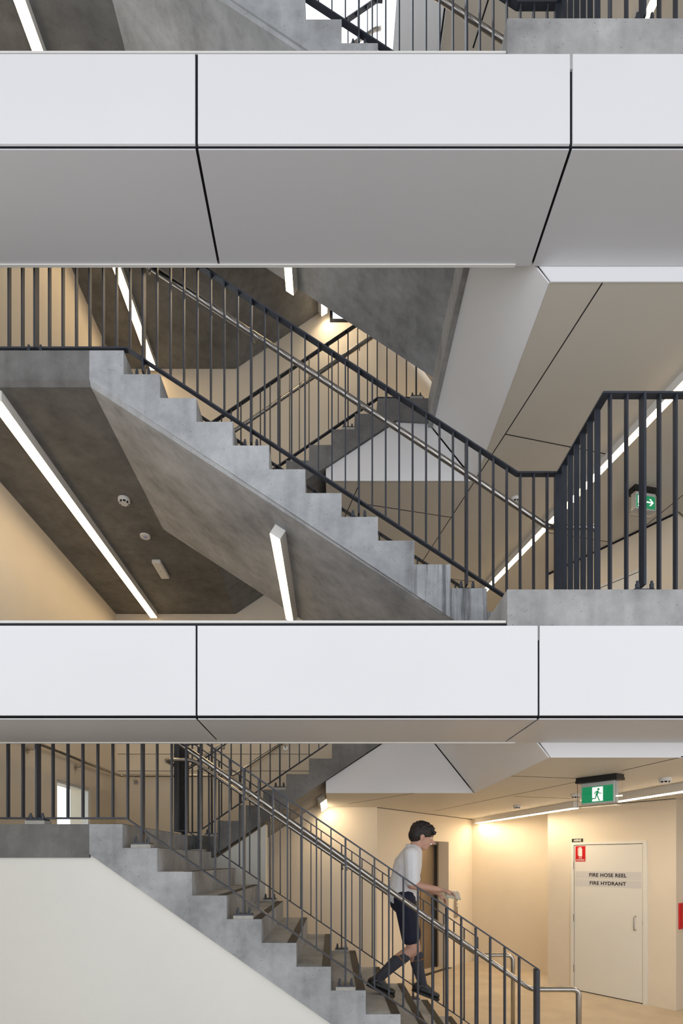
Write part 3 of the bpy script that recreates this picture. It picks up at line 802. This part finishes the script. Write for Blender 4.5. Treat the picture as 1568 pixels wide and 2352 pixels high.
# ------------------------------------------------------------------ the walking boy
PK = 271.7                                   # pixels per metre in his plane
PY = 4.60
def W(x, y, dy=0.0): return Vector(((x-VX)/PK*(1), PY+dy, H-(y-HZ)/PK))
def capsule(bm, a, b, ra, rb, sy=1.0):
    a, b = Vector(a), Vector(b); n = max(2, int((b-a).length/0.012))
    for k in range(n+1):
        t = k/n; p = a.lerp(b, t); r = ra+(rb-ra)*t
        M = Matrix.Translation(p) @ Matrix.Diagonal((1, sy, 1, 1))
        bmesh.ops.create_icosphere(bm, subdivisions=2, radius=r, matrix=M)
def ell(bm, c, rx, ry, rz, rot=0.0):
    M = Matrix.Translation(c) @ Matrix.Rotation(rot, 4, 'Y') @ Matrix.Diagonal((rx, ry, rz, 1))
    bmesh.ops.create_icosphere(bm, subdivisions=3, radius=1.0, matrix=M)
def fuse(bm, vox, smooth_it=6, dec=None):
    """many overlapping solids become one continuous surface"""
    me = bpy.data.meshes.new('t'); bm.to_mesh(me); bm.free()
    o = bpy.data.objects.new('t', me); C.objects.link(o)
    r = o.modifiers.new('r', 'REMESH'); r.mode = 'VOXEL'; r.voxel_size = vox
    s = o.modifiers.new('s', 'SMOOTH'); s.iterations = smooth_it; s.factor = 0.5
    dg = bpy.context.evaluated_depsgraph_get(); m2 = bpy.data.meshes.new_from_object(o.evaluated_get(dg))
    bpy.data.objects.remove(o); bpy.data.meshes.remove(me)
    b2 = BM(); b2.from_mesh(m2); bpy.data.meshes.remove(m2); return b2

NEAR, FAR = -0.085, 0.085
hipN, hipF = W(925, 2062, NEAR), W(927, 2062, FAR)
kneeN, kneeF = W(944, 2176, NEAR), W(957, 2178, FAR+0.02)
ankN, ankF = W(866, 2243, NEAR), W(976, 2268, FAR+0.05)
pel = W(925, 2050); chest = W(935, 1990); neckb = W(950, 1950); head = W(968, 1922)
shN, shF = W(938, 1963, -0.165), W(946, 1963, 0.165)
elN, elF = W(937, 2030, -0.215), W(962, 2030, 0.22)
wrN, wrF = W(1000, 2041, -0.19), W(1004, 2052, 0.15)
person = thing('person', 'boy in white shirt, dark shorts and long socks walking down the ground flight', 'person', (pel.x, PY, 0.683))
def hand(bm, w, d):
    """palm, four unequal bent fingers and a side thumb; d = forearm direction"""
    d = Vector(d).normalized(); side = Vector((0, 1, 0)); up = side.cross(d).normalized()
    if up.z < 0: up = -up
    palm = w+d*0.045
    for k in range(-2, 3): capsule(bm, w+d*0.01+side*0.008*k, palm+d*0.030+side*0.016*k, 0.014, 0.0115)
    L = [0.058, 0.070, 0.074, 0.066]
    for k in range(4):
        b = palm+d*0.032+side*(0.026-0.0175*k)
        p1 = b+d*L[k]*0.45-up*0.008; p2 = p1+d*L[k]*0.30-up*0.018; p3 = p2+d*L[k]*0.12-up*0.020
        capsule(bm, b, p1, 0.0088, 0.0082); capsule(bm, p1, p2, 0.0082, 0.0076); capsule(bm, p2, p3, 0.0076, 0.0068)
    b = w+d*0.028-side*0.026; p1 = b+d*0.028-side*0.020-up*0.012; p2 = p1+d*0.026-up*0.010+side*0.006
    capsule(bm, b, p1, 0.0115, 0.0098); capsule(bm, p1, p2, 0.0098, 0.008)
bm = BM()
# head looking forward and a little down (towards +x)
tilt = 0.30
f = Vector((math.cos(tilt), 0, -math.sin(tilt))); u = Vector((math.sin(tilt), 0, math.cos(tilt)))
hp = lambda a, b, c=0.0: head+f*a+u*b+Vector((0, c, 0))
ell(bm, hp(-0.004, 0.026), 0.096, 0.073, 0.086, tilt); ell(bm, hp(0.030, -0.026), 0.060, 0.057, 0.074, tilt)
ell(bm, hp(0.046, -0.074), 0.036, 0.040, 0.028, tilt)
capsule(bm, hp(0.086, 0.008), hp(0.108, -0.024), 0.010, 0.015); capsule(bm, hp(0.078, -0.054, -0.018), hp(0.078, -0.054, 0.018), 0.010, 0.010)
capsule(bm, hp(0.074, 0.030, -0.03), hp(0.074, 0.030, 0.03), 0.014, 0.014)
for s in (-1, 1): ell(bm, hp(-0.006, -0.008, s*0.074), 0.017, 0.009, 0.029, tilt)
capsule(bm, hp(-0.02, -0.05), neckb+Vector((-0.005, 0, -0.02)), 0.050, 0.056)
# torso (under the clothes)
capsule(bm, neckb+Vector((-0.005, 0, -0.03)), chest, 0.070, 0.092, 1.35); capsule(bm, chest, pel, 0.090, 0.094, 1.30)
capsule(bm, shN, shF, 0.050, 0.050)
for sh, el, wr in ((shN, elN, wrN), (shF, elF, wrF)):
    capsule(bm, sh, el, 0.045, 0.036); capsule(bm, el, wr, 0.037, 0.024)
    hand(bm, wr, (wr-el))
for hip, kn, an, dx in ((hipN, kneeN, ankN, 1), (hipF, kneeF, ankF, 1)):
    capsule(bm, hip, kn, 0.078, 0.050)
    mid = kn.lerp(an, 0.35)+Vector((-0.02, 0, 0)); capsule(bm, kn, mid, 0.050, 0.050); capsule(bm, mid, an, 0.050, 0.034)
def foot(an, d, up=Vector((0, 0, 1))): return an-up*0.045+d*0.05, an-up*0.055+d*0.16
fN = Vector((0.913, 0, -0.407)).normalized(); fF = Vector((0.93, 0, -0.36)).normalized()
for an, d in ((ankN, fN), (ankF, fF)):
    upv = Vector((-d.z, 0, d.x)); capsule(bm, an, an-upv*0.04, 0.034, 0.034); capsule(bm, an-upv*0.045-d*0.03, an-upv*0.05+d*0.14, 0.030, 0.024, 1.25)
body = obj('body', fuse(bm, 0.0052, 4), SKIN, person, smooth=True)
# eyes and brows
for s in (-1, 1):
    bm = BM(); ell(bm, hp(0.074, 0.006, s*0.032), 0.009, 0.011, 0.007); obj('eye', bm, WINK, person, smooth=True)
    bm = BM(); ell(bm, hp(0.0805, 0.005, s*0.032), 0.004, 0.005, 0.005); obj('pupil', bm, HAIR, person, smooth=True)
    bm = BM(); capsule(bm, hp(0.088, 0.028, s*0.016), hp(0.082, 0.030, s*0.046), 0.005, 0.004); obj('eyebrow', bm, HAIR, person, smooth=True)
# hair
bm = BM()
ell(bm, hp(-0.012, 0.042), 0.104, 0.083, 0.086, tilt); ell(bm, hp(-0.050, 0.005), 0.066, 0.078, 0.075, tilt)
for k in range(46):
    a = random.uniform(0, 2*math.pi); e = random.uniform(0.15, 1.3)
    v = hp(-0.012+0.098*math.cos(e)*math.cos(a), 0.044+0.082*math.sin(e), 0.078*math.cos(e)*math.sin(a))
    capsule(bm, v, v+f*0.022+u*0.006, 0.012, 0.006)
for k in range(7):
    c = (k-3)*0.019; capsule(bm, hp(0.050, 0.088, c), hp(0.088, 0.050, c*1.1), 0.019, 0.011)
obj('hair', fuse(bm, 0.005, 2), HAIR, person, smooth=True)
# shirt with collar and short sleeves
bm = BM()
capsule(bm, neckb+Vector((-0.012, 0, -0.035)), chest, 0.084, 0.122, 1.30); capsule(bm, chest, pel+Vector((0, 0, 0.02)), 0.122, 0.128, 1.22)
capsule(bm, pel+Vector((-0.005, 0, 0.02)), pel+Vector((-0.002, 0, -0.012)), 0.130, 0.134, 1.20)
capsule(bm, shN, shF, 0.062, 0.062)
for sh, el in ((shN, elN), (shF, elF)): capsule(bm, sh, sh.lerp(el, 0.86), 0.064, 0.058)
shirt = obj('shirt', fuse(bm, 0.007, 4), SHIRT, person, smooth=True)
bm = BM()
cc = neckb+Vector((0.004, 0, 0.012)); ring = []
for k in range(24):
    a = 2*math.pi*k/24; ring.append(cc+f*0.062*math.cos(a)+Vector((0, 0.060*math.sin(a), 0))-u*(0.012+0.012*math.cos(a)))
tube(bm, ring+[ring[0]], 0.014, 8); obj('collar', bm, SHIRT, shirt, smooth=True)
# shorts
bm = BM()
capsule(bm, pel+Vector((0, 0, -0.01)), pel+Vector((0, 0, -0.07)), 0.110, 0.116, 1.25)
for hip, kn in ((hipN, kneeN), (hipF, kneeF)): capsule(bm, hip, hip.lerp(kn, 0.76), 0.096, 0.080)
obj('shorts', fuse(bm, 0.007, 4), SHORTS, person, smooth=True)
# socks and shoes
for kn, an, d in ((kneeN, ankN, fN), (kneeF, ankF, fF)):
    bm = BM(); top = kn.lerp(an, 0.24); mid = kn.lerp(an, 0.42)+Vector((-0.014, 0, 0))
    capsule(bm, top, mid, 0.055, 0.056); capsule(bm, mid, an, 0.056, 0.040)
    s = obj('sock', fuse(bm, 0.006, 3), SOCK, person, smooth=True)
    ax = (an-kn).normalized(); q = top+ax*0.035
    x_ = ax.cross(Vector((0, 1, 0))).normalized(); bm = BM()
    rg = [q+(x_*math.cos(a)+Vector((0, 1, 0))*math.sin(a))*0.0555 for a in (2*math.pi*k/24 for k in range(25))]
    tube(bm, rg, 0.003, 6); obj('sock_stripe', bm, ORANGE, s, smooth=True)
    upv = Vector((-d.z, 0, d.x))
    bm = BM(); capsule(bm, an-upv*0.022-d*0.012, an-upv*0.04-d*0.03, 0.046, 0.044); capsule(bm, an-upv*0.045-d*0.034, an-upv*0.052+d*0.150, 0.042, 0.030, 1.12)
    capsule(bm, an-upv*0.02+d*0.02, an-upv*0.045+d*0.10, 0.042, 0.034)
    sh = obj('shoe', fuse(bm, 0.006, 3), SHOE, person, smooth=True)
    bm = BM(); a0 = an-upv*0.090
    pts = []
    for k in range(28):
        a = 2*math.pi*k/28; pts.append(a0+d*(0.060+0.128*math.cos(a))+Vector((0, 0.046*math.sin(a)*(1.0+0.12*math.cos(a)), 0)))
    prism(bm, pts, upv*0.022); obj('sole', bm, INK, sh)
# notebook in his hand
d = (wrN-elN).normalized(); p = wrN+d*0.085-Vector((0, 0, 0.020))
nb = thing('notebook', 'pale notebook with green cover held in the walking boy\'s hand', 'notebook', p)
ux = d; uy = Vector((0, 0.8, 0.6)); un = ux.cross(uy).normalized()
def slab(a0, a1, b0, b1, c0, c1):
    return prism(BM(), [p+ux*a0+uy*b0+un*c0, p+ux*a1+uy*b0+un*c0, p+ux*a1+uy*b1+un*c0, p+ux*a0+uy*b1+un*c0], un*(c1-c0))
if un.z > 0: un = -un
obj('pages', slab(-0.035, 0.085, -0.035, 0.045, 0.0, 0.008), PAPER, nb); obj('cover', slab(-0.038, 0.088, -0.038, 0.048, 0.008, 0.012), BOOKG, nb)

# ------------------------------------------------------------------ daylight
w = bpy.data.worlds.new('sky'); bpy.context.scene.world = w; w.use_nodes = True
nt = w.node_tree; bg = nt.nodes['Background']; bg.inputs['Strength'].default_value = 1.92
tc = N(nt, 'ShaderNodeTexCoord'); sp = N(nt, 'ShaderNodeSeparateXYZ'); nt.links.new(tc.outputs['Generated'], sp.inputs[0])
mr = N(nt, 'ShaderNodeMapRange'); mr.inputs[1].default_value = -1.0; mr.inputs[2].default_value = 1.0; nt.links.new(sp.outputs['Z'], mr.inputs[0])
# added bright lower half in place of sunlit paving, overcast sky above
nt.links.new(ramp(nt, mr.outputs[0], [(0.0, (0.68, 0.685, 0.71)), (0.47, (0.77, 0.785, 0.825)), (0.53, (0.90, 0.94, 1.0)), (1.0, (0.90, 0.94, 1.0))]), bg.inputs['Color'])

# ------------------------------------------------------------------ camera
cam = bpy.data.cameras.new('camera'); co = bpy.data.objects.new('camera', cam); C.objects.link(co)
co.location = (0, 0, H); co.rotation_euler = (math.pi/2, 0, 0)
cam.sensor_fit = 'HORIZONTAL'; cam.sensor_width = 24.0; cam.lens = 24.0*K/1568
cam.shift_x = (784-VX)/1568; cam.shift_y = (HZ-1176)/1568
cam.clip_start = 0.05; cam.clip_end = 100
sc = bpy.context.scene; sc.camera = co
sc.view_settings.view_transform = 'Standard'; sc.view_settings.look = 'None'; sc.view_settings.gamma = 1; sc.view_settings.exposure = 0.0
